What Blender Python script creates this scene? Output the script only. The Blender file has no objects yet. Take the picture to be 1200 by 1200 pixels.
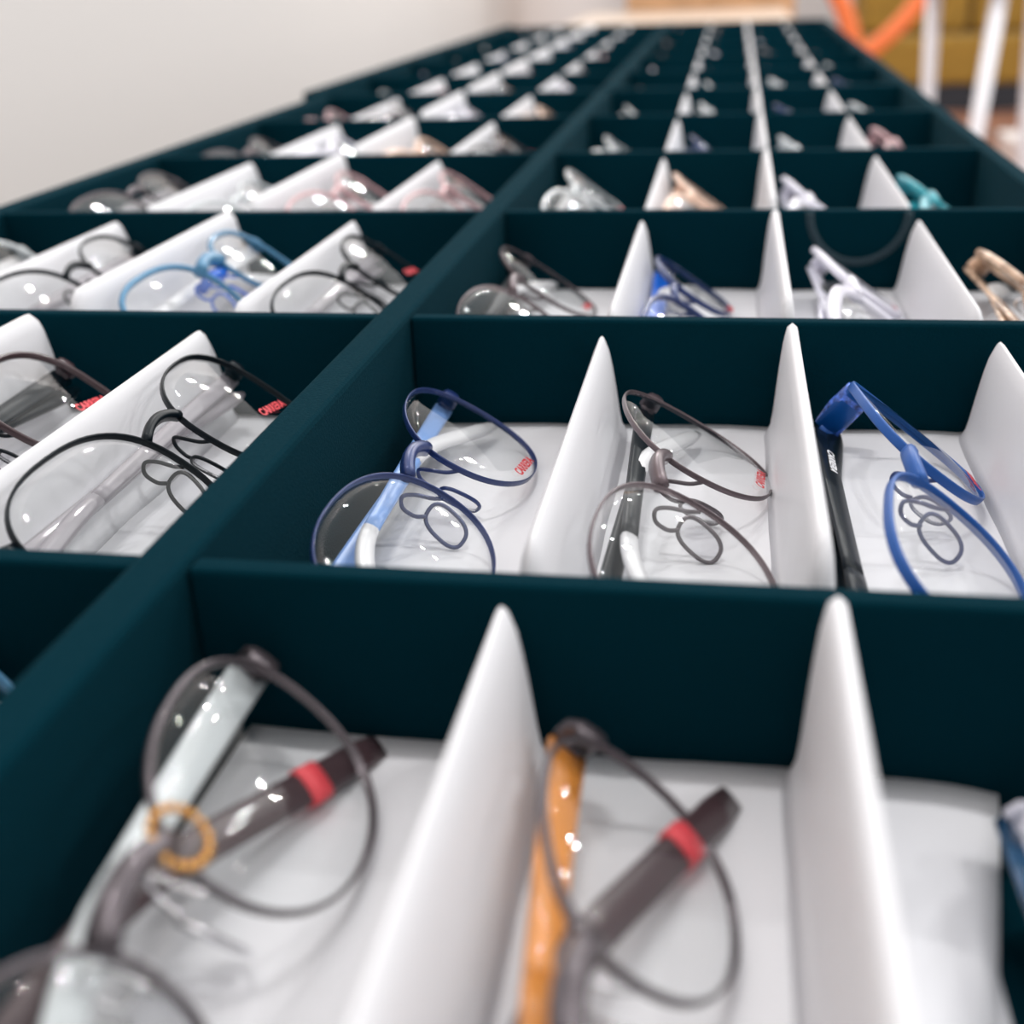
import bpy, bmesh, math, random
from mathutils import Vector, Matrix
random.seed(7)
PI = math.pi
COL = bpy.context.scene.collection
S = 0.1            # the display is laid out in units of 10 cm
TOP = 0.95         # height of the tray rims above the room floor

def W(x, y, z):    # layout units -> metres
    return Vector((x*S, y*S, TOP + z*S))

# ------------------------------------------------------------------ materials
def mat(name, color, rough=0.5, metal=0.0, spec=0.5, sheen=0.0, sheen_tint=(1,1,1), coat=0.0,
        noise=0.0, nscale=200.0, bump=0.0, bscale=300.0, bdist=0.0005, sss=0.0, trans=0.0):
    m = bpy.data.materials.new(name); m.use_nodes = True
    nt = m.node_tree; b = nt.nodes['Principled BSDF']
    b.inputs['Base Color'].default_value = (*color, 1)
    b.inputs['Roughness'].default_value = rough
    b.inputs['Metallic'].default_value = metal
    b.inputs['Specular IOR Level'].default_value = spec
    if sheen:
        b.inputs['Sheen Weight'].default_value = sheen
        b.inputs['Sheen Tint'].default_value = (*sheen_tint, 1)
        b.inputs['Sheen Roughness'].default_value = 0.35
    if coat: b.inputs['Coat Weight'].default_value = coat
    if trans: b.inputs['Transmission Weight'].default_value = trans
    if noise or bump:
        tc = nt.nodes.new('ShaderNodeTexCoord')
    if noise:
        n = nt.nodes.new('ShaderNodeTexNoise'); n.inputs['Scale'].default_value = nscale
        n.inputs['Detail'].default_value = 6
        nt.links.new(tc.outputs['Object'], n.inputs['Vector'])
        r = nt.nodes.new('ShaderNodeValToRGB')
        r.color_ramp.elements[0].position = 0.3; r.color_ramp.elements[1].position = 0.72
        r.color_ramp.elements[0].color = (*[c*(1-noise) for c in color], 1)
        r.color_ramp.elements[1].color = (*[min(1, c*(1+noise)) for c in color], 1)
        nt.links.new(n.outputs['Fac'], r.inputs['Fac'])
        nt.links.new(r.outputs['Color'], b.inputs['Base Color'])
    if bump:
        n2 = nt.nodes.new('ShaderNodeTexNoise'); n2.inputs['Scale'].default_value = bscale
        n2.inputs['Detail'].default_value = 4
        nt.links.new(tc.outputs['Object'], n2.inputs['Vector'])
        bp = nt.nodes.new('ShaderNodeBump'); bp.inputs['Strength'].default_value = bump
        bp.inputs['Distance'].default_value = bdist
        nt.links.new(n2.outputs['Fac'], bp.inputs['Height'])
        nt.links.new(bp.outputs['Normal'], b.inputs['Normal'])
    return m

def velvet():
    m = mat('dark_teal_velvet', (0.0, 0.0195, 0.0300), rough=0.95, spec=0.04, sheen=0.045,
            sheen_tint=(0.35, 0.8, 0.9), bump=0.6, bscale=1500, bdist=0.0006)
    nt = m.node_tree; b = nt.nodes['Principled BSDF']
    tc = nt.nodes.new('ShaderNodeTexCoord')
    n = nt.nodes.new('ShaderNodeTexNoise'); n.inputs['Scale'].default_value = 1300
    n.inputs['Detail'].default_value = 3
    nt.links.new(tc.outputs['Object'], n.inputs['Vector'])
    mr = nt.nodes.new('ShaderNodeMapRange')
    mr.inputs['From Min'].default_value = 0.35; mr.inputs['From Max'].default_value = 0.75
    mr.inputs['To Min'].default_value = 0.0; mr.inputs['To Max'].default_value = 0.065
    nt.links.new(n.outputs['Fac'], mr.inputs['Value'])
    nt.links.new(mr.outputs['Result'], b.inputs['Sheen Weight'])
    return m

def lens_mat(name, tint=(1, 1, 1), ior=1.5):
    m = bpy.data.materials.new(name); m.use_nodes = True
    nt = m.node_tree; nt.nodes.clear()
    o = nt.nodes.new('ShaderNodeOutputMaterial')
    mx = nt.nodes.new('ShaderNodeMixShader')
    t = nt.nodes.new('ShaderNodeBsdfTransparent'); t.inputs['Color'].default_value = (*tint, 1)
    g = nt.nodes.new('ShaderNodeBsdfGlossy'); g.inputs['Roughness'].default_value = 0.015
    f = nt.nodes.new('ShaderNodeFresnel'); f.inputs['IOR'].default_value = ior
    ge = nt.nodes.new('ShaderNodeNewGeometry')          # reflect at the outer faces only, thin glass
    iv = nt.nodes.new('ShaderNodeMath'); iv.operation = 'SUBTRACT'; iv.inputs[0].default_value = 1.0
    mu = nt.nodes.new('ShaderNodeMath'); mu.operation = 'MULTIPLY'
    nt.links.new(ge.outputs['Backfacing'], iv.inputs[1])
    nt.links.new(f.outputs[0], mu.inputs[0]); nt.links.new(iv.outputs[0], mu.inputs[1])
    nt.links.new(mu.outputs[0], mx.inputs[0]); nt.links.new(t.outputs[0], mx.inputs[1])
    nt.links.new(g.outputs[0], mx.inputs[2]); nt.links.new(mx.outputs[0], o.inputs[0])
    return m

VELVET = velvet()
LINER = mat('white_liner', (0.735, 0.735, 0.765), rough=0.42, spec=0.28, bump=0.25, bscale=25, bdist=0.002)
LENS = lens_mat('clear_lens', (0.982, 0.987, 0.987))
LENSF = lens_mat('coated_demo_lens', (0.97, 0.975, 0.975), 2.0)
PADM = lens_mat('clear_pad', (0.93, 0.93, 0.94), 1.35)
RED = mat('red_print', (0.62, 0.02, 0.03), rough=0.5)
PINKRED = mat('coral_print', (0.85, 0.08, 0.10), rough=0.5)
WHITEP = mat('white_print', (0.85, 0.85, 0.87), rough=0.5)
GOLD = mat('gold_metal', (0.95, 0.52, 0.16), rough=0.15, metal=1)
STEEL = mat('polished_steel', (0.75, 0.75, 0.77), rough=0.2, metal=1)
WALLM = mat('wall_paint', (0.665, 0.645, 0.635), rough=0.85, spec=0.15, bump=0.08, bscale=60)
FLOORM = mat('brown_wood_floor', (0.30, 0.135, 0.085), rough=0.5, noise=0.35, nscale=3.0)
LAMIN = mat('cream_laminate', (0.66, 0.55, 0.46), rough=0.4)
TANWOOD = mat('tan_wood', (0.62, 0.36, 0.19), rough=0.5, noise=0.2, nscale=8)
OLIVE = mat('ochre_fabric', (0.32, 0.18, 0.025), rough=0.85, sheen=0.1, noise=0.2, nscale=20)
SOFA_SHADE = mat('sofa_shade', (0.02, 0.022, 0.03), rough=0.7)  # near-black colour stands in for the shade below the sofa
ORANGE = mat('orange_plastic', (0.86, 0.20, 0.055), rough=0.45)
WHITEM = mat('white_enamel', (0.82, 0.83, 0.88), rough=0.35)
WHITEB = mat('white_box_paint', (0.85, 0.80, 0.77), rough=0.6)

_pc = {}
def plastic(name, c, rough=0.28, metal=0.0, coat=0.3, noise=0.0, nscale=250, trans=0.0, spec=0.5):
    if name not in _pc:
        _pc[name] = mat(name, c, rough=rough, metal=metal, coat=coat, noise=noise, nscale=nscale, trans=trans, spec=spec)
    return _pc[name]

# ------------------------------------------------------------------ objects
def tag(o, label=None, cat=None, group=None, kind=None):
    if label: o['label'] = label
    if cat: o['category'] = cat
    if group: o['group'] = group
    if kind: o['kind'] = kind
    return o

def empty(name, loc, label, cat, group=None):
    o = bpy.data.objects.new(name, None); COL.objects.link(o)
    o.location = loc; o.empty_display_size = 0.02
    return tag(o, label, cat, group)

def link(name, me, m, parent=None):
    o = bpy.data.objects.new(name, me); COL.objects.link(o)
    if m and not me.materials: me.materials.append(m)
    if parent: o.parent = parent
    return o

class MB:
    def __init__(s): s.v = []; s.f = []
    def add(s, vs, fs):
        k = len(s.v); s.v += [tuple(v) for v in vs]; s.f += [tuple(i+k for i in f) for f in fs]
    def mesh(s, name, smooth=True, scale=1.0):
        me = bpy.data.meshes.new(name)
        me.from_pydata([(a*scale, b*scale, c*scale) for a, b, c in s.v], [], s.f)
        bm = bmesh.new(); bm.from_mesh(me)
        bmesh.ops.recalc_face_normals(bm, faces=bm.faces); bm.to_mesh(me); bm.free()
        if smooth:
            for p in me.polygons: p.use_smooth = True
        return me
    def tube(s, pts, rn, rb, up=(0, 0, 1), closed=False, seg=10, power=2.0):
        """sweep an elliptic section: rn in the plane across `up`, rb along `up` (scalars or lists)"""
        n = len(pts); P = [Vector(p) for p in pts]; up = Vector(up)
        RN = rn if isinstance(rn, (list, tuple)) else [rn]*n
        RB = rb if isinstance(rb, (list, tuple)) else [rb]*n
        vs = []; fs = []
        for i in range(n):
            a = P[(i-1) % n] if closed or i > 0 else P[i]
            b = P[(i+1) % n] if closed or i < n-1 else P[i]
            T = (b-a).normalized(); N = T.cross(up)
            if N.length < 1e-4: N = T.cross(Vector((1, 0.3, 0)))
            N.normalize(); B = N.cross(T).normalized()
            for j in range(seg):
                t = 2*PI*j/seg
                ct = math.copysign(abs(math.cos(t))**(2/power), math.cos(t))
                st = math.copysign(abs(math.sin(t))**(2/power), math.sin(t))
                vs.append(P[i]+N*RN[i]*ct+B*RB[i]*st)
        m = n if closed else n-1
        for i in range(m):
            for j in range(seg):
                i2 = (i+1) % n; j2 = (j+1) % seg
                fs.append((i*seg+j, i*seg+j2, i2*seg+j2, i2*seg+j))
        if not closed:
            fs.append(tuple(reversed(range(seg)))); fs.append(tuple((n-1)*seg+j for j in range(seg)))
        s.add(vs, fs)

def box_mesh(name, x0, x1, y0, y1, z0, z1, bev=0.0, seg=2):
    """box in metres about its own lower centre; returns mesh and that centre"""
    bm = bmesh.new(); bmesh.ops.create_cube(bm, size=1)
    for v in bm.verts:
        v.co = Vector((v.co.x*(x1-x0), v.co.y*(y1-y0), (v.co.z+0.5)*(z1-z0)))
    if bev: bmesh.ops.bevel(bm, geom=bm.edges[:], offset=bev, segments=seg, affect='EDGES', profile=0.5)
    me = bpy.data.meshes.new(name); bm.to_mesh(me); bm.free()
    for p in me.polygons: p.use_smooth = False
    return me, Vector(((x0+x1)/2, (y0+y1)/2, z0))

def box(name, x0, x1, y0, y1, z0, z1, m, parent=None, bev=0.0, origin=None):
    me, c = box_mesh(name, x0, x1, y0, y1, z0, z1, bev)
    o = link(name, me, m, parent)
    o.location = c - (origin if origin is not None else Vector((0, 0, 0)))
    return o

def lbox(name, x0, x1, y0, y1, z0, z1, m, parent, bev=0.0):     # in layout units, parented
    a = W(x0, y0, z0); b = W(x1, y1, z1)
    return box(name, a.x, b.x, a.y, b.y, a.z, b.z, m, parent, bev, origin=parent.location if parent else None)

# ------------------------------------------------------------------ layout numbers
D = 1.6929                     # depth of one row of compartments
SL = 0.574                     # width of one compartment
XR, XL = 1.158, -1.234         # middle fins of the right and left blocks
TW = 0.055                     # thickness of a cross wall
ZF = -0.47                     # inside floor of the tray

# ------------------------------------------------------------------ trays
def tray(name, k0, k1, xl, label, first):
    t = empty(name, W(0, (k0*D), -0.52), label, 'display tray', 'velvet display trays')
    y0 = k0*D + (0.0 if first else 0.004); y1 = k1*D
    lbox('base', xl, 2.36, y0, y1, -0.52, ZF, VELVET, t)
    lbox('side_wall', xl, xl+0.13, y0, y1, ZF, 0.0 if first else 0.03, VELVET, t, 0.0012)
    lbox('side_wall', 2.275, 2.36, y0, y1, ZF, 0.0, VELVET, t, 0.0012)
    lbox('divider', -0.107, 0.0, y0+TW+.002, y1-TW-.002, ZF, 0.012, VELVET, t, 0.0015)
    xa = xl+0.132
    lbox('end_wall', xa, 2.273, y0, y0+TW, ZF, 0.0, VELVET, t, 0.001)
    lbox('end_wall', xa, 2.273, y1-TW, y1, ZF, 0.0, VELVET, t, 0.001)
    for k in range(k0+1, k1):
        lbox('cross_wall', xa, -0.1085, k*D-TW, k*D, ZF, 0.0, VELVET, t, 0.001)
        lbox('cross_wall', 0.0015, 2.273, k*D-TW, k*D, ZF, 0.0, VELVET, t, 0.001)
    return t

near = tray('display_tray', -1, 5, -2.53, 'dark teal velvet display tray nearest the camera, holding the larger sharp glasses', True)
far = tray('display_tray', 5, 11, -2.66, 'dark teal velvet display tray at the far end, with a stepped left rim', False)

# velvet pull loop hanging on the wall behind the third row, right block
mb = MB(); pts = []
for i in range(25):
    t = PI + PI*i/24
    pts.append((1.445+0.175*math.cos(t), 2*D-0+(0), -0.015+0.16*math.sin(t)))
cx0 = Vector((1.445, 2*D-TW-0.008, 0))
ring = []
for i in range(33):
    t = PI*i/32
    ring.append((-0.20*math.cos(t), 0, -0.21*math.sin(t)-0.005))
mb.tube(ring, 0.016, 0.006, up=(0, 1, 0), seg=8)
LOOPV = mat('loop_velvet', (0.02, 0.04, 0.052), rough=0.7, spec=0.2, sheen=0.35, sheen_tint=(0.5, 0.7, 0.8))
pl = link('pull_loop', mb.mesh('pull_loop', True, S), LOOPV, near)
near_cross = W(cx0.x+0.06, 2*D-TW-0.006, 0) - near.location
pl.location = near_cross
pl['label'] = 'round dark pull loop on the cross wall'

# ------------------------------------------------------------------ liners (white inserts with fins)
def fin_mesh(y0, y1, ht, hb, r):
    """upright fin: ht = top height above the sheet, hb = half thickness at the root, r = half thickness at the crest"""
    mb = MB(); NY = 40; prof = []
    NT = 9
    for i in range(NY+1):
        u = i/NY
        # denser near both ends
        y = y0+(y1-y0)*(0.5-0.5*math.cos(PI*u))
        d0 = max(0, (y-y0)/0.10); d1 = max(0, (y1-y)/0.11)
        e = 1.0
        if d1 < 1: e = min(e, max(0, 1-(1-d1)**2.6)**(1/2.2))
        if d0 < 1: e = min(e, max(0, 1-(1-d0)**2.4)**(1/2.4))
        h = max(ht*e, 0.012)
        row = []
        for j in range(2*NT+1):
            q = j/NT-1            # -1..1 across
            a = abs(q)
            # a=1 root flare, a=0 crest
            zz = h*(1-a**1.0) if a > 0.18 else None
            s = min(1, max(0, (a-0.12)/0.88))
            z = h*(1-s)
            w = r+(hb-r)*(s**0.62)+0.02*(s**14)
            if a <= 0.12:
                w = r*math.sin(a/0.12*PI/2); z = h+r*math.cos(a/0.12*PI/2)*0.9
            row.append((math.copysign(w, q)*(0.35+0.65*e) if a > 0 else 0.0, y, z))
        prof.append(row)
    vs = [p for row in prof for p in row]; m = 2*NT+1; fs = []
    for i in range(NY):
        for j in range(m-1):
            fs.append((i*m+j, i*m+j+1, (i+1)*m+j+1, (i+1)*m+j))
        fs.append((i*m+m-1, i*m, (i+1)*m, (i+1)*m+m-1))
    fs.append(tuple(range(m))); fs.append(tuple(NY*m+j for j in reversed(range(m))))
    mb.add(vs, fs)
    return mb.mesh('fin', True, S)

ZS = -0.335                    # upper face of the liner sheet
def sheet_mesh(x0, x1, y0, y1, skew=0.0, seed=0):
    mb = MB(); NX, NY = 36, 24; th = -0.025
    rnd = random.Random(seed); ph = [rnd.uniform(0, 6) for _ in range(6)]
    def z(x, y):
        return (0.006*math.sin(2.3*x+ph[0]+1.5*y)+0.0045*math.sin(5.1*y+ph[1]+x)+0.0025*math.sin(11*x+4*y+ph[2])
                + 0.0015*math.sin(19*y-7*x+ph[3]))
    for lay in (0, 1):
        vs = []
        for i in range(NX+1):
            for j in range(NY+1):
                v = j/NY; u = i/NX
                x = x0+(x1-x0)*u; y = y0+(y1-y0)*v
                x -= skew*u*(1-v)**1.1
                edge = max(0, u-0.9)/0.1 if skew else 0
                vs.append((x, y, z(x, y)+(th if lay else 0)-0.02*edge**2))
        fs = []
        for i in range(NX):
            for j in range(NY):
                a = i*(NY+1)+j; q = (a, a+1, a+NY+2, a+NY+1)
                fs.append(q if lay == 0 else q[::-1])
        mb.add(vs, fs)
    off = (NX+1)*(NY+1)
    rim = [i*(NY+1) for i in range(NX+1)]+[NX*(NY+1)+j for j in range(1, NY+1)]+[i*(NY+1)+NY for i in range(NX-1, -1, -1)]+[j for j in range(NY-1, 0, -1)]
    for a, b in zip(rim, rim[1:]+rim[:1]): mb.f.append((a, b, b+off, a+off))
    return mb.mesh('sheet', True, S)

FM_C = fin_mesh(-D+TW+0.03, -TW-0.004, -ZS+0.018, 0.046, 0.014)
FM_S = fin_mesh(-D+TW+0.05, -TW-0.004, -ZS-0.022, 0.062, 0.006)
feet_cache = {}
ORD = ['first', 'second', 'third', 'fourth', 'fifth', 'sixth', 'seventh', 'eighth', 'ninth', 'tenth', 'eleventh', 'twelfth']
SHEETS = {}
for k in range(0, 12):
    for side, xc in (('right', XR), ('left', XL)):
        if k == 0 and side == 'left': continue
        x0 = xc-1.07; x1 = xc+(1.09 if side == 'right' else 1.05)
        cols = (-1, 0, 1)
        short = (k == 0)
        if short: x1 = 1.47; cols = (-1, 0)
        root = empty('tray_liner', W(xc, k*D, ZF),
                     ('short white finned liner in the nearest row, ending before the right edge of frame' if short else
                      'white finned liner in the %s row from the front, %s of the long divider' % (ORD[k], side)),
                     'tray liner', 'white finned liners in the trays')
        key = (side, short, k % 3)
        if key not in SHEETS:
            SHEETS[key] = sheet_mesh(x0-xc, x1-xc, -D+TW+0.02, -TW-0.01, 0.33 if short else 0.0, k*7+(side == 'left'))
        sh = link('sheet', SHEETS[key], LINER, root); sh.location = Vector((0, 0, (ZS-ZF)*S))
        if 'support' not in feet_cache:
            feet_cache['support'] = box_mesh('support', -0.09, 0.028, -0.150, -0.012, 0, 0.0095, 0.001)[0]
            feet_cache['wide'] = box_mesh('support', -0.10, 0.10, -0.150, -0.012, 0, 0.0095, 0.001)[0]
        sp = link('support_block', feet_cache['support' if short else 'wide'], LINER, root)
        sp.location = Vector((-0.035 if short else 0, -0.083, 0.0001))
        for c in cols:
            f = link('fin', FM_C if c == 0 else FM_S, LINER, root)
            f.location = Vector((c*SL*S+(0.0025 if c < 0 else 0), 0, (ZS-ZF-0.004)*S)); f.scale = (1, 1, 1.1 if k == 0 else 1)

# ------------------------------------------------------------------ spectacles
def outline(st, side, n=56):
    """lens outline in mm in the frame plane; side = +1 / -1"""
    a, b, p, tp = st['a'], st['b'], st['p'], st['taper']
    c = st['gap']/2+a
    out = []
    for i in range(n):
        t = 2*PI*i/n
        x = a*math.copysign(abs(math.cos(t))**(2/p), math.cos(t))
        y = b*math.copysign(abs(math.sin(t))**(2/p), math.sin(t))
        x *= 1+tp*y/b
        y += st['lift']*x/a*(0.5+0.5*y/b)           # outer upper corner a little higher
        X = c+x
        out.append((side*X, y, -X*X/620.0))
    return out

def text_mesh(body, size, name):
    cu = bpy.data.curves.new('t', 'FONT'); cu.body = body; cu.size = size
    cu.align_x = 'CENTER'; cu.align_y = 'CENTER'; cu.extrude = 0.00002; cu.offset = 0.00012
    o = bpy.data.objects.new('t', cu); COL.objects.link(o)
    bpy.context.view_layer.update()
    me = bpy.data.meshes.new_from_object(o.evaluated_get(bpy.context.evaluated_depsgraph_get()))
    bpy.data.objects.remove(o); bpy.data.curves.remove(cu); me.name = name
    return me
TXT = text_mesh('CARRERA', 0.0037, 'lens_print')
TXTBIG = text_mesh('CARRERA', 0.0034, 'temple_print')

def lens_mesh(st, side):
    ol = outline(st, side, 56); n = len(ol); c = Vector((side*(st['gap']/2+st['a']), 0, -(st['gap']/2+st['a'])**2/620))
    mb = MB(); vs = []; fs = []
    rings = [0.0, 0.3, 0.6, 0.82, 1.0]
    for lay in (1, -1):
        base = len(vs)
        vs.append((c.x, c.y, c.z+1.6+lay*0.7))
        for r in rings[1:]:
            for q in ol:
                z = c.z+(q[2]-c.z)*r+1.6*(1-r*r)+lay*0.7
                k = r*0.985
                vs.append((c.x+(q[0]-c.x)*k, c.y+(q[1]-c.y)*k, z))
        for i in range(n):
            fs.append((base, base+1+i, base+1+(i+1) % n))
        for q in range(len(rings)-2):
            for i in range(n):
                a = base+1+q*n+i; b = base+1+q*n+(i+1) % n
                fs.append((a, b, b+n, a+n))
    h = 1+n*(len(rings)-1)
    o = 1+n*(len(rings)-2)
    for i in range(n): fs.append((o+i, o+(i+1) % n, h+o+(i+1) % n, h+o+i))
    mb.add(vs, fs)
    return mb.mesh('lens', True, 0.001)

def build_style(st):
    """all meshes of one model, made once"""
    M = {}
    rim, rd = st['rim'], st['depth']
    mb = MB()
    for s in (1, -1):
        ol = outline(st, s)
        ra = []; 
        for q in ol:
            up = max(0, q[1]/st['b'])
            ra.append(rim*(1+st['brow']*up))
        mb.tube(ol, ra, rd, closed=True, seg=12, power=3)
    # bridge
    g = st['gap']/2; by = st['b']*0.42; br = []
    for i in range(13):
        u = -1+2*i/12
        br.append((u*(g+1.2), by+2.6*(1-u*u), 1.2*(1-u*u)))
    mb.tube(br, st['bridge']*0.85, st['bridge'], seg=12, power=2.8)
    if st.get('double'):
        br = [(-(g+7)+(2*g+14)*i/12, st['b']*0.93+0.6*math.sin(PI*i/12), -0.4) for i in range(13)]
        mb.tube(br, rim*1.1, rim, seg=8)
    if st.get('saddle'):
        m2 = MB(); m2.tube([(-9+18*i/8, st['b']*0.42-3.5+1.5*math.sin(PI*i/8), -4.5) for i in range(9)], 2.2, 3.6, seg=12, power=2.6)
        M['saddle'] = m2.mesh('saddle', True, 0.001)
    # end pieces
    xo = g+2*st['a']; ey = st['b']*0.5+st['lift']*0.5
    for s in (1, -1):
        z0 = -(xo)**2/620
        pts = [(s*(xo-1.5), ey-0.5, z0), (s*(xo+1.8), ey, z0-0.4), (s*(xo+3.6), ey+0.2, z0-2.5), (s*(xo+4.2), ey+0.2, z0-4.5), (s*(xo+4.2), ey+0.2, st['hz']+1.5)]
        mb.tube(pts, [rim*1.2, 1.3, 1.3, 1.2, 1.2], [st['th']*0.35, st['th']*0.42, st['th']*0.5, st['th']*0.5, st['th']*0.5], up=(0, 1, 0), seg=10, power=2.8)
    M['front_frame'] = mb.mesh('front_frame', True, 0.001)
    for s in (1, -1): M['lens', s] = lens_mesh(st, s)
    # nose pads + arms
    for s in (1, -1):
        mb = MB()
        x0 = s*(g+0.6)
        arm = [(x0, -1.5, -0.8), (x0-s*0.6, 1.0, -2.6), (x0-s*0.9, 5.0, -4.2), (x0-s*0.2, 7.6, -6.0), (x0+s*0.5, 6.2, -8.4), (x0+s*0.1, 2.6, -9.0), (x0-s*0.7, 0.2, -8.0)]
        # smooth it
        sm = []
        for i in range(len(arm)-1):
            p0 = Vector(arm[max(0, i-1)]); p1 = Vector(arm[i]); p2 = Vector(arm[i+1]); p3 = Vector(arm[min(len(arm)-1, i+2)])
            for q in range(5):
                t = q/5
                sm.append(0.5*((2*p1)+(p2-p0)*t+(2*p0-5*p1+4*p2-p3)*t*t+(3*p1-p0-3*p2+p3)*t**3))
        sm.append(Vector(arm[-1]))
        mb.tube(sm, 0.55, 0.55, up=(0.9, 0.1, 0.3), seg=8)
        c = Vector((x0-s*0.9, -5.4, -7.6)); ringp = []; ax = Vector((s*0.30, -0.92, -0.1)).normalized(); sd = Vector((s*0.55, 0.1, -0.8)).normalized()
        for i in range(28):
            t = 2*PI*i/28
            cc = math.copysign(abs(math.cos(t))**0.75, math.cos(t)); ss = math.copysign(abs(math.sin(t))**0.75, math.sin(t))
            ringp.append(c+ax*6.0*cc+sd*3.7*ss)
        nrm = ax.cross(sd)
        mb.tube(ringp, 0.55, 0.55, up=nrm, closed=True, seg=6)
        M['pad_arm', s] = mb.mesh('pad_arm', True, 0.001)
        mb = MB(); vs = [c+nrm*0.8]+[c+(q-c)*0.93+nrm*0.5 for q in ringp]+[c+(q-c)*0.93-nrm*0.5 for q in ringp]+[c-nrm*0.8]
        n = 28; fs = [(0, 1+i, 1+(i+1) % n) for i in range(n)]+[(1+i, 1+n+i, 1+n+(i+1) % n, 1+(i+1) % n) for i in range(n)]+[(2*n+1, 1+n+(i+1) % n, 1+n+i) for i in range(n)]
        mb.add(vs, fs); M['pad', s] = mb.mesh('nose_pad', True, 0.001)
    # folded temples: hinge at side s, running behind the lenses to the other side
    for s in (1, -1):
        hz = st['hz']-(0 if s > 0 else 3.5); ze = st['tipz']-(0 if s > 0 else 1.0)
        hx = s*(xo+4.2)
        tl = st['tlen']; mb = MB(); mt = MB()
        pts = []; hh = []; L1 = tl*st['frac']; F2 = 1-st['frac']
        yy = ey+0.2
        for i in range(15):
            u = i/14
            pts.append((hx-s*L1*u, yy-1.0*u*u, hz+(ze-hz)*st['frac']*u)); hh.append(st['th']*0.5*(1-0.30*u))
        mb.tube(pts, [st['tt']]*15, hh, up=(0, 1, 0), seg=10, power=3.2)
        pts2 = []; h2 = []
        for i in range(13):
            u = i/12; ang = st['bend']*min(1, u*2.2)
            if i == 0: p = Vector(pts[-1])
            else: p = p+Vector((-s*math.cos(ang), -math.sin(ang), (ze-hz)*F2/(tl*F2)))*(tl*F2/12)
            pts2.append(tuple(p)); h2.append(st['th']*0.5*(0.72+st['tipw']*math.sin(PI*min(1, u*0.95))))
        h2[-1] *= st['tipend']; h2[-2] *= 0.5+0.5*st['tipend']+0.1
        mt.tube(pts2, [st['tt']*1.25]*12+[st['tt']*0.7], h2, up=(0, 1, 0), seg=10, power=2.6)
        M['tipline', s] = pts2
        M['temple', s] = mb.mesh('temple', True, 0.001)
        M['tip', s] = mt.mesh('temple_tip', True, 0.001)
        # hinge block
        mh = MB(); z0 = -(xo)**2/620
        mh.tube([(hx-s*0.3, ey+0.2-2.0, st['hz']+1.0), (hx-s*0.3, ey+0.2+2.0, st['hz']+1.0)], 1.5, 1.5, up=(0, 0, 1), seg=10)
        M['hinge', s] = mh.mesh('hinge', True, 0.001)
    # small stepped ornament ring at the hinge, for models that have it
    mo = MB()
    for i in range(16):
        t = 2*PI*i/16
        c = Vector((xo*0+0, 0, 0))+Vector((math.cos(t)*4.6, math.sin(t)*4.6, 0))
        vs = []; fs = []
        for a in range(5):
            for b_ in range(8):
                th = PI*(a+0.0)/4; ph = 2*PI*b_/8
                vs.append(c+Vector((math.sin(th)*math.cos(ph), math.sin(th)*math.sin(ph), math.cos(th)))*0.85)
        for a in range(4):
            for b_ in range(8):
                fs.append((a*8+b_, a*8+(b_+1) % 8, (a+1)*8+(b_+1) % 8, (a+1)*8+b_))
        mo.add(vs, fs)
    M['ornament'] = mo.mesh('bead_ring', True, 0.001)
    # red band round a temple tip
    M['xo'] = xo; M['ey'] = ey
    return M

BASE = dict(a=25.5, b=19.5, p=2.6, taper=0.06, lift=1.5, gap=17, rim=0.5, depth=1.2, brow=0.5, bridge=1.5, bend=0.42, tipz=-8.5, hz=-13.0, frac=0.66, tipend=0.45, tx=30, ty=-17.0,
            th=6.0, tt=1.1, tlen=136, tipw=0.1)
def style(**kw):
    d = dict(BASE); d.update(kw); return d

def mm(name, c, **kw): return plastic(name, c, **kw)
BLACK = mm('black_acetate', (0.002, 0.006, 0.010), rough=0.35, coat=0.0, spec=0.22)
GUN = mm('gunmetal', (0.10, 0.085, 0.095), metal=0.6, rough=0.3)
TAUPE = mm('taupe_metal', (0.12, 0.09, 0.10), metal=0.5, rough=0.35)
NAVY = mm('navy_metal', (0.015, 0.035, 0.14), metal=0.2, rough=0.3)
PERI = mm('periwinkle_plastic', (0.20, 0.36, 0.72), rough=0.3)
COBALT = mm('cobalt_metal', (0.0, 0.075, 0.32), metal=0.1, rough=0.4, coat=0.1)
COBPAT = mm('mottled_blue', (0.05, 0.13, 0.56), rough=0.12, noise=0.97, nscale=620)
DUSKY = mm('mottled_dusky_blue', (0.02, 0.075, 0.16), rough=0.25, noise=0.8, nscale=300)
BRIGHT = mm('bright_blue', (0.0, 0.12, 0.62), rough=0.3)
STEELB = mm('steel_blue', (0.05, 0.20, 0.36), rough=0.3)
TEAL = mm('teal_plastic', (0.01, 0.34, 0.42), rough=0.3)
WHITEPL = mm('pearl_plastic', (0.72, 0.71, 0.80), rough=0.25)
PEACH = mm('peach_plastic', (0.80, 0.55, 0.42), rough=0.3)
TORT = mm('tortoise', (0.70, 0.46, 0.33), rough=0.2, noise=0.55, nscale=140)
BROWN = mm('brown_acetate', (0.06, 0.035, 0.04), rough=0.3)
AMBER = mm('amber_wood', (0.72, 0.27, 0.05), rough=0.35, noise=0.25, nscale=60)
MAROON = mm('maroon_metal', (0.16, 0.04, 0.055), rough=0.3)
GREYT = mm('grey_temple', (0.30, 0.28, 0.31), rough=0.35)
MILK = mm('milky_tip', (0.72, 0.72, 0.74), rough=0.3)
PINK = mm('dusty_rose', (0.60, 0.36, 0.38), rough=0.3)
CRYS = mm('frosted_crystal', (0.62, 0.66, 0.68), rough=0.2)

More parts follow.
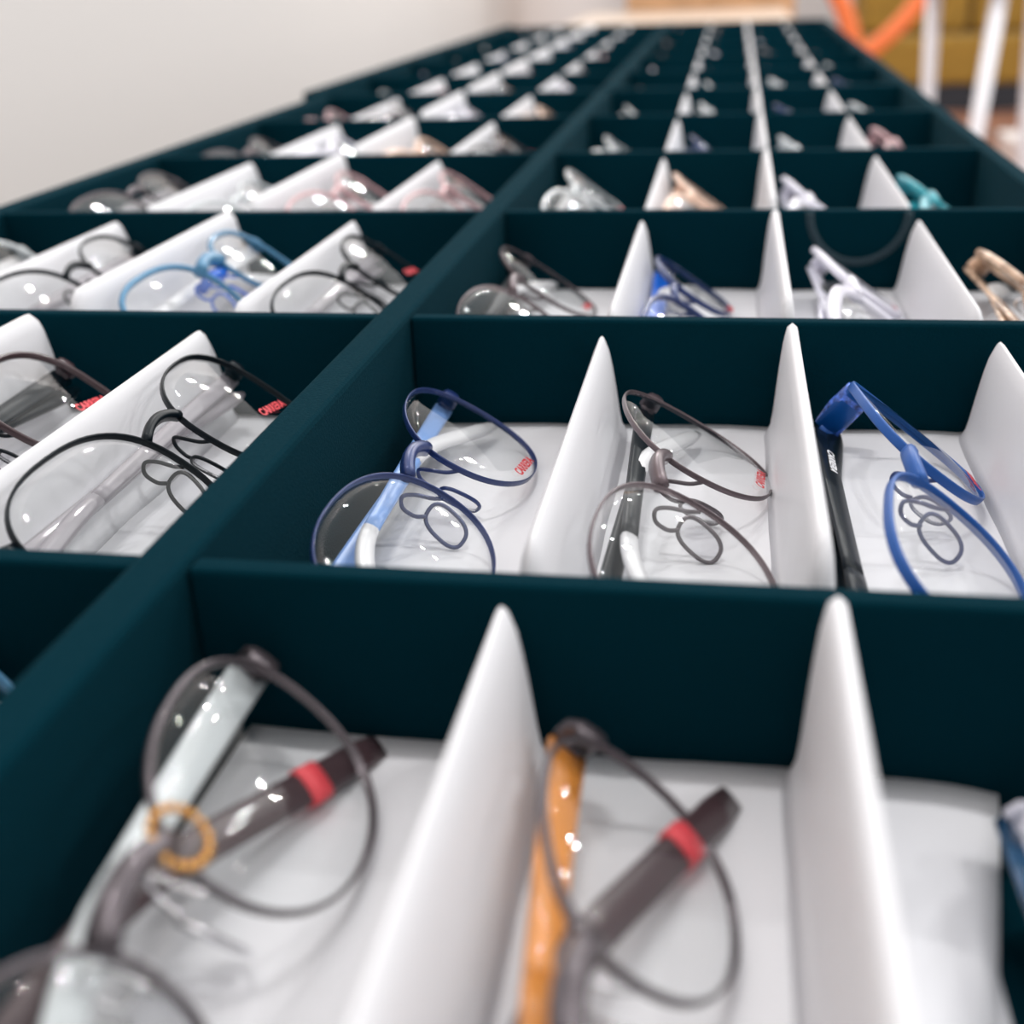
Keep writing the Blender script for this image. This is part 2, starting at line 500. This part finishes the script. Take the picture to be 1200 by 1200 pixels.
# name -> (style, front material, temple material, tip material, pad arm material, print material, adjective, temple print)
MODELS = {
 'navy':   (style(a=27, b=20.5, p=2.25, rim=0.25, depth=0.9, brow=0.3, bridge=2.0, gap=16.5, ty=-17.0), NAVY, PERI, MILK, NAVY, RED, 'thin navy-rimmed glasses with pale blue temples'),
 'taupe':  (style(a=28, b=23, p=2.25, ty=-18.5, rim=0.26, depth=0.8, brow=0.3, gap=16.5, bridge=2.0), TAUPE, BLACK, MILK, GUN, RED, 'thin taupe-rimmed glasses with black temples'),
 'cobalt': (style(a=26, b=20, p=2.5, rim=0.36, depth=1.3, brow=0.5, gap=16, bridge=2.0, th=8, hz=-23.0, tipz=-21, bend=0.1), COBALT, BLACK, BLACK, NAVY, RED, 'cobalt-rimmed glasses with a mottled blue hinge'),
 'black':  (style(a=27.5, b=22.5, p=2.5, rim=0.32, depth=1.0, brow=0.4, bridge=1.6, th=6, taper=0.04, bend=0.12, tipz=-14.5, hz=-13.0, tx=43, ty=-6.8), BLACK, GREYT, GREYT, BLACK, PINKRED, 'thin black-rimmed glasses'),
 'maroon': (style(a=27, b=22, p=2.5, rim=0.45, depth=1.2, brow=0.6, bridge=1.9, th=7, bend=0.12, tipz=-14.5, hz=-13.0, tx=43, ty=-6.8), BROWN, BLACK, BLACK, BLACK, PINKRED, 'dark brown-rimmed glasses'),
 'gold':   (style(a=26.5, b=20, p=2.25, rim=0.42, depth=0.9, brow=0.6, bridge=2.6, th=8, gap=17, bend=0.42, frac=0.42, tipz=-6.5, tipend=0.9), GUN, BROWN, BROWN, STEEL, PINKRED, 'gunmetal-rimmed glasses with gold beaded ornament'),
 'amber':  (style(a=25, b=18, p=2.3, rim=0.40, depth=0.9, brow=0.5, bridge=2.4, th=8, bend=0.44, frac=0.42, tipz=-1.5, tipend=0.9, tlen=132), GUN, AMBER, AMBER, STEEL, PINKRED, 'thin-rimmed glasses with one amber temple'),
 'bright': (style(a=26, b=17, p=2.6, rim=0.6, brow=0.6, th=8), NAVY, BRIGHT, MILK, NAVY, RED, 'navy-rimmed glasses with bright blue temples'),
 'sblue':  (style(a=27, b=20, p=2.5, rim=0.45, brow=1.6, bridge=3.0, th=7, saddle=1, bend=0.5, tipz=-14, hz=-13.0), STEELB, MILK, MILK, BRIGHT, PINKRED, 'steel-blue glasses with bright blue saddle'),
 'pearl':  (style(a=26, b=18, p=2.8, rim=1.8, depth=1.6, brow=0.5, bridge=2.6, th=8), WHITEPL, WHITEPL, BLACK, STEEL, RED, 'thick pearl-white glasses'),
 'pearlblue': (style(a=26, b=20, p=2.5, rim=2.0, depth=1.7, brow=0.4, bridge=2.8, th=9), WHITEPL, DUSKY, DUSKY, STEEL, RED, 'pearl-white glasses with mottled blue temples'),
 'tort':   (style(a=26, b=18, p=2.7, rim=1.4, depth=1.5, brow=0.6, bridge=2.4, th=9), TORT, TORT, MILK, STEEL, RED, 'pale tortoiseshell glasses'),
 'peach':  (style(a=26, b=18, p=2.5, rim=1.1, depth=1.3, brow=0.6, bridge=2.2, th=7), PEACH, PEACH, MILK, STEEL, RED, 'peach-rimmed glasses'),
 'teal':   (style(a=26, b=17, p=2.6, rim=1.5, depth=1.5, brow=0.8, bridge=2.4, th=8), TEAL, TEAL, TEAL, STEEL, RED, 'bright teal glasses'),
 'rose':   (style(a=26, b=19, p=2.5, rim=0.6, brow=0.6, bridge=1.8, th=7, bend=0.5, tipz=-12, hz=-13.0), PINK, BROWN, MILK, STEEL, PINKRED, 'dusty rose-rimmed glasses'),
 'crystal':(style(a=26, b=18, p=2.5, rim=0.7, brow=0.4, bridge=1.7, th=6), CRYS, MILK, MILK, STEEL, RED, 'pale clear-rimmed glasses'),
 'grey':   (style(a=26, b=18, p=2.5, rim=0.5, brow=0.5, bridge=1.6, th=6, bend=0.5, tipz=-12, hz=-13.0), GUN, GREYT, MILK, STEEL, RED, 'thin grey-rimmed glasses'),
}
MESH = {}
def glasses(model, X, Y, Z, tilt, yaw, roll, label, detail=True, scale=1.0, near_lens=True):
    st, mf, mt, mtip, mpad, mprint, adj = MODELS[model]
    if model not in MESH: MESH[model] = build_style(st)
    M = MESH[model]
    loc = W(X, Y, Z)
    root = empty('eyeglasses', loc, label, 'eyeglasses', 'eyeglasses laid out in the tray compartments')
    c, s = math.cos(tilt), math.sin(tilt)
    R = Matrix(((0, -c, s), (1, 0, 0), (0, s, c))).to_4x4()
    R = Matrix.Rotation(yaw, 4, 'Z') @ R @ Matrix.Rotation(roll, 4, 'Z')
    root.matrix_world = Matrix.Translation(loc) @ R @ Matrix.Scale(scale, 4)
    def part(name, me, m, parent=root, lab=None):
        o = bpy.data.objects.new(name, me); COL.objects.link(o)
        if not me.materials: me.materials.append(m)
        o.parent = parent
        if me.materials[0] != m:
            o.material_slots[0].link = 'OBJECT'; o.material_slots[0].material = m
        if lab: o['label'] = lab
        return o
    part('front_frame', M['front_frame'], mf)
    if 'saddle' in M: part('saddle', M['saddle'], BRIGHT, lab='bright blue saddle under the bridge')
    for sd in (1, -1):
        l = part('lens', M['lens', sd], LENS if near_lens else LENSF)
        if detail:
            part('pad_arm', M['pad_arm', sd], mpad); part('nose_pad', M['pad', sd], PADM)
            part('hinge', M['hinge', sd], mf)
        m_ = mt; ml = mtip
        lab = None
        if model == 'amber' and sd < 0: m_ = BROWN; ml = BROWN; lab = 'dark brown temple'
        if model == 'amber' and sd > 0: lab = 'amber orange temple'
        if model == 'gold' and sd > 0: m_ = CRYS; ml = CRYS; lab = 'frosted pale grey temple'
        t = part('temple', M['temple', sd], m_, lab=lab)
        part('temple_tip', M['tip', sd], ml, t)
        if sd > 0 and detail and model not in ('gold', 'amber', 'pearlblue'):
            xo = M['xo']*0.001
            p = part('lens_print', TXT, mprint, l)
            xc_ = st['tx']*0.001; yc_ = st['ty']*0.001; cc_ = (st['gap']/2+st['a'])*0.001
            rr_ = ((xc_-cc_)/(st['a']*0.001))**2+(yc_/(st['b']*0.001))**2
            p.location = Vector((xc_, yc_, -xc_**2/0.620+0.0016*(1-min(1, rr_))+0.0012))
            p.rotation_euler = (0.08, 0.10, -0.12)
    return root, M

# the sharp and near pairs, one by one ------------------------------------------------
R_ = {c: XR+(c-2.5)*SL for c in (1, 2, 3, 4)}
L_ = {c: XL-0.03+(c-2.5)*SL for c in (1, 2, 3, 4)}      # 4 = beside the divider
rad = math.radians
def slot_words(side, c):
    if side == 'right': return '%s slot right of divider' % ORD[c-1]
    return '%s slot left of divider' % ORD[4-c]
def lab(model, k, side, c):
    return '%s, %s row from front, %s' % (MODELS[model][6], ORD[k], slot_words(side, c))

near_pairs = [
 # model, k, side, c, dx, dy(centre from wall k), z, tilt, yaw, roll
 ('navy',   1, 'right', 1, -0.01, -0.86, -0.19, 30, 0, 0),
 ('taupe',  1, 'right', 2,  0.045, -0.88, -0.19, 30, 0, 0),
 ('cobalt', 1, 'right', 3,  0.04, -0.86, -0.17, 38, 0, 0),
 ('black',  1, 'left', 4, 0.012, -0.85, -0.132, 34, 0, 0),
 ('maroon', 1, 'left', 3, 0.012, -0.85, -0.132, 34, 0, 0),
 ('gold',   0, 'right', 1, -0.01, -0.765, -0.16, 42, 0, 0),
 ('amber',  0, 'right', 2,  0.01, -0.82, -0.20, 38, 0, 0),
 ('pearlblue', 0, 'right', 4, -0.40, -0.90, -0.25, 34, 0, 0),
 ('sblue',  0, 'left', 4, 0.012, -0.75, -0.132, 34, 0, 0),
 ('taupe',  2, 'right', 1, -0.03, -0.86, -0.18, 34, 0, 0),
 ('bright', 2, 'right', 2, -0.02, -0.86, -0.19, 34, 0, 0),
 ('pearl',  2, 'right', 3,  0.04, -0.86, -0.175, 36, 0, 0),
 ('tort',   2, 'right', 4,  0.09, -0.86, -0.18, 36, 0, 0),
 ('black',  2, 'left', 4, 0.012, -0.86, -0.132, 34, 0, 0),
 ('sblue',  2, 'left', 3, 0.012, -0.86, -0.102, 34, 0, 0),
 ('black',  2, 'left', 2, 0.025, -0.86, -0.132, 34, 0, 0),
 ('crystal', 2, 'left', 1, 0.025, -0.86, -0.132, 34, 0, 0),
 ('crystal', 3, 'right', 1, -0.02, -0.86, -0.12, 36, 0, 0),
 ('peach',  3, 'right', 2, -0.02, -0.86, -0.15, 36, 0, 0),
 ('pearl',  3, 'right', 3, -0.02, -0.86, -0.18, 36, 0, 0),
 ('teal',   3, 'right', 4, -0.02, -0.86, -0.17, 36, 0, 0),
 ('rose',   3, 'left', 4, 0.012, -0.86, -0.122, 34, 0, 0),
 ('rose',   3, 'left', 3, 0.012, -0.86, -0.122, 34, 0, 0),
 ('crystal', 3, 'left', 2, 0.025, -0.86, -0.162, 34, 0, 0),
 ('grey',   3, 'left', 1, 0.025, -0.86, -0.112, 34, 0, 0),
]
PAIRS = {}
for (m, k, side, c, dx, dy, z, ti, ya, ro) in near_pairs:
    x = (R_ if side == 'right' else L_)[c]+dx
    PAIRS[k, side, c] = glasses(m, x, k*D+dy, z, rad(ti), rad(ya), rad(ro), lab(m, k, side, c), near_lens=k < 3)

# details particular to one pair
root, M = PAIRS[0, 'right', 1]
o = link('bead_ring', M['ornament'], GOLD, root); o.location = Vector((0.010, 0.008, 0.0025)); o['label'] = 'gold beaded ring ornament'
root, M = PAIRS[1, 'right', 3]
mb = MB(); xo = M['xo']; ey = M['ey']; z0 = -xo*xo/620; st_c = MODELS['cobalt'][0]
mb.tube([(xo+4.3, ey+0.2, z0-1.0), (xo+5.2, ey+0.2, z0-8.5), (xo+4.6, ey, st_c['hz']+2)], [1.8, 1.9, 1.6], [4.6, 4.8, 4.2], up=(0, 1, 0), seg=12, power=3)
o = link('hinge_block', mb.mesh('hinge_block', True, 0.001), COBPAT, root); o['label'] = 'mottled transparent-blue hinge block'
for ch in root.children:
    if ch.name.startswith('temple') and ch.data == M['temple', 1]:
        p = link('temple_print', TXTBIG, WHITEP, ch)
        p.location = Vector((0.040, ey*0.001, -0.0214)); p.rotation_euler = (0, 0, PI)

# a red band on the tips of the two nearest pairs
for key in ((0, 'right', 1), (0, 'right', 2)):
    root, M = PAIRS[key]; st = MODELS['gold' if key[2] == 1 else 'amber'][0]
    q = [Vector(p) for p in M['tipline', -1]]; d = (q[10]-q[8]).normalized(); c = q[9]
    mb = MB(); mb.tube([c-d*2.4, c+d*2.4], st['tt']*1.25+0.5, st['th']*0.5*0.92, up=(0, 1, 0), seg=12, power=3)
    for ch in root.children:
        if ch.name.startswith('temple') and ch.data == M['temple', -1]:
            
            tp = ch.children[0] if ch.children else ch
            link('red_band', mb.mesh('red_band', True, 0.001), PINKRED, ch)

# the small, far pairs: rows five to eleven
cyc = ['crystal', 'pearl', 'grey', 'rose', 'black', 'navy', 'peach', 'crystal', 'taupe', 'pearl', 'crystal', 'maroon']
i = 0
for k in range(4, 12):
    for side in ('right', 'left'):
        for c in (1, 2, 3, 4):
            m = cyc[(i*5+k*3) % len(cyc)]; i += 1
            x = (R_ if side == 'right' else L_)[c]+random.uniform(0.0, 0.03)
            glasses(m, x, k*D-0.86, -0.16+random.uniform(-0.02, 0.02), rad(33+random.uniform(-4, 5)), rad(random.uniform(-2, 2)), rad(random.uniform(-2, 2)),
                    lab(m, k, side, c), detail=k < 6, near_lens=False)

# ------------------------------------------------------------------ the room
def structure(name, x0, x1, y0, y1, z0, z1, m):
    o = box(name, x0, x1, y0, y1, z0, z1, m); o['kind'] = 'structure'; return o
structure('floor', -3.0, 7.0, -2.0, 14.0, -0.1, 0.0, FLOORM)
structure('wall_left', -0.72, -0.60, -2.0, 8.4, 0.0, 3.2, WALLM)
structure('wall_back', -3.0, 7.0, 12.0, 12.12, 0.0, 3.2, WALLM)

def thing_box(name, label, cat, x0, x1, y0, y1, z0=0.0):
    return empty(name, Vector(((x0+x1)/2, (y0+y1)/2, z0)), label, cat)
t = thing_box('counter', 'long cream counter under the velvet trays, running on behind them', 'counter', -0.32, 0.236, -1.0, 3.6)
box('counter_body', -0.30, 0.215, -0.98, 3.58, 0.0, 0.868, WHITEB, t, 0.002, t.location)
box('counter_top', -0.32, 0.236, -1.0, 3.6, 0.868, TOP-0.0521, LAMIN, t, 0.003, t.location)
t = thing_box('cabinet', 'tan wooden cabinet standing behind the far end of the counter', 'cabinet', -0.22, 0.27, 3.66, 4.1)
box('cabinet_body', -0.22, 0.27, 3.67, 4.1, 0.0, 1.55, TANWOOD, t, 0.004, t.location)
for xa, xb in ((-0.215, 0.022), (0.028, 0.265)):
    d = box('door', xa, xb, 3.655, 3.67, 0.05, 1.54, TANWOOD, t, 0.002, t.location)
    mb = MB(); mb.tube([(0, -0.02, -0.06), (0, -0.02, 0.06)], 0.005, 0.005, up=(0, 1, 0), seg=8)
    kx = 0.10 if xa < 0 else -0.10
    hd = link('handle', mb.mesh('handle', True), STEEL, d); hd.location = Vector((kx, -0.004, 1.2))

# ochre sofa far right
SX0, SX1, SY = 0.95, 3.2, 8.75
t = thing_box('sofa', 'ochre yellow sofa across the room, over a dark strip of shade', 'sofa', SX0, SX1, SY, SY+0.9)
box('shade_base', SX0+0.05, SX1-0.05, SY+0.02, SY+0.85, 0.0, 0.17, SOFA_SHADE, t, 0.0, t.location)  # shadowed recess under the seat, its shade put into a dark block
box('seat', SX0, SX1, SY, SY+0.9, 0.17, 0.48, OLIVE, t, 0.04, t.location)
box('backrest', SX0, SX1, SY+0.55, SY+0.9, 0.48, 1.05, OLIVE, t, 0.05, t.location)
for q in range(3):
    w = (SX1-SX0)/3; box('back_cushion', SX0+q*w+0.01, SX0+(q+1)*w-0.01, SY+0.30, SY+0.56, 0.48, 0.98, OLIVE, t, 0.06, t.location)

# orange chair seen over the far right corner of the tray
CX, CY = 0.69, 6.0
t = empty('lounge_chair', Vector((CX, CY, 0)), 'orange moulded lounge chair beyond the far right corner of the trays', 'chair')
def slab(name, p0, p1, wid, th, m, parent, seg=14, bow=0.03):
    mb = MB(); a = Vector(p0); b = Vector(p1); pts = []
    n = Vector((-(b-a).z, 0, (b-a).x)).normalized()
    for i in range(seg+1):
        u = i/seg; pts.append(a.lerp(b, u)-n*bow*math.sin(PI*u))
    mb.tube(pts, th, wid, up=(0, 1, 0), seg=16, power=4)
    return link(name, mb.mesh(name, True), m, parent)
slab('backrest', (-0.02, 0, 0.56), (-0.22, 0, 0.98), 0.05, 0.042, ORANGE, t)
slab('seat', (-0.02, 0, 0.56), (0.30, 0, 0.90), 0.05, 0.038, ORANGE, t)
mb = MB(); mb.tube([(0, 0, 0.02), (0, 0, 0.56)], 0.025, 0.025, up=(0, 1, 0), seg=12)
link('pedestal', mb.mesh('pedestal', True), WHITEM, t)
mb = MB(); mb.tube([(0, 0, 0.0), (0, 0, 0.012), (0, 0, 0.02)], [0.22, 0.22, 0.15], [0.22, 0.22, 0.15], up=(0, 1, 0), seg=32)
link('foot_plate', mb.mesh('foot_plate', True), WHITEM, t)

# white high stool to the right
t = empty('high_stool', Vector((0.76, 3.2, 0)), 'white high stool with slim splayed legs at the upper right', 'stool')
def leg(p0, p1, r, m=WHITEM):
    mb = MB(); mb.tube([p0, p1], [r*0.8, r], [r*0.8, r], up=(0, 1, 0), seg=12); return link('leg', mb.mesh('leg', True), m, t)
o0 = t.location
def rel(x, y, z): return tuple(Vector((x, y, z))-o0)
leg(rel(0.655, 2.98, 0.0), rel(0.708, 3.0, 0.96), 0.020)
leg(rel(0.66, 3.42, 0.0), rel(0.615, 3.4, 0.96), 0.020)
leg(rel(0.93, 2.98, 0.0), rel(0.88, 3.0, 0.96), 0.020)
leg(rel(0.93, 3.42, 0.0), rel(0.87, 3.4, 0.96), 0.020)
me, c = box_mesh('seat', 0.585, 0.91, 2.96, 3.44, 0.945, 0.985, 0.012, 3)
so = link('seat', me, WHITEM, t); so.location = c-o0
me, c = box_mesh('stretcher', 0.64, 0.93, 2.97, 3.0, 0.30, 0.325, 0.004, 2)
so = link('stretcher', me, WHITEM, t); so.location = c-o0

t = thing_box('storage_box', 'white box standing on the brown floor at the right edge', 'box', 1.50, 1.95, 6.2, 6.7)
box('box_body', 1.50, 1.95, 6.2, 6.7, 0.0, 0.10, WHITEB, t, 0.006, t.location)
box('box_lid', 1.49, 1.96, 6.19, 6.71, 0.10, 0.14, WHITEB, t, 0.006, t.location)

# ------------------------------------------------------------------ light: bright shop, pairs of ceiling spots
w = bpy.data.worlds.new('World'); bpy.context.scene.world = w; w.use_nodes = True
bg = w.node_tree.nodes['Background']; bg.inputs['Color'].default_value = (1.0, 0.985, 0.975, 1); bg.inputs['Strength'].default_value = 0.72
def lamp(x, y, z, e, r=0.035, c=(1, 0.985, 0.965)):
    d = bpy.data.lights.new('ceiling_spot', 'POINT'); d.energy = e; d.shadow_soft_size = r; d.color = c
    o = bpy.data.objects.new('ceiling_spot', d); COL.objects.link(o); o.location = (x, y, z)
for y in (0.4, 2.2, 4.2, 6.2):
    for x in (-0.1, 1.3, 2.7):
        for q in (-0.09, 0.09):
            lamp(x+q, y, 2.75, 12, 0.026)

# ------------------------------------------------------------------ camera
cam = bpy.data.cameras.new('Camera'); co = bpy.data.objects.new('Camera', cam); COL.objects.link(co)
cam.sensor_width = 36; cam.sensor_fit = 'HORIZONTAL'; cam.lens = 1400/1200*36
ex = Vector((0.9852176, 0.1675855, -0.03551592)); ey_ = Vector((-0.03863959, 0.41937411, 0.90699081)); ez = Vector((0.16689296, -0.89221099, 0.41965019))
Rm = Matrix((ex, ey_, ez)).transposed().to_4x4()
co.matrix_world = Matrix.Translation(W(0.95791, -1.878, 1.0)) @ Rm
cam.clip_start = 0.01; cam.clip_end = 100
cam.dof.use_dof = True; cam.dof.focus_distance = 0.31; cam.dof.aperture_fstop = 9.0
sc = bpy.context.scene; sc.camera = co
sc.view_settings.view_transform = 'Standard'; sc.view_settings.look = 'None'
sc.view_settings.exposure = 0.46; sc.view_settings.gamma = 1.0; sc.view_settings.use_curve_mapping = False
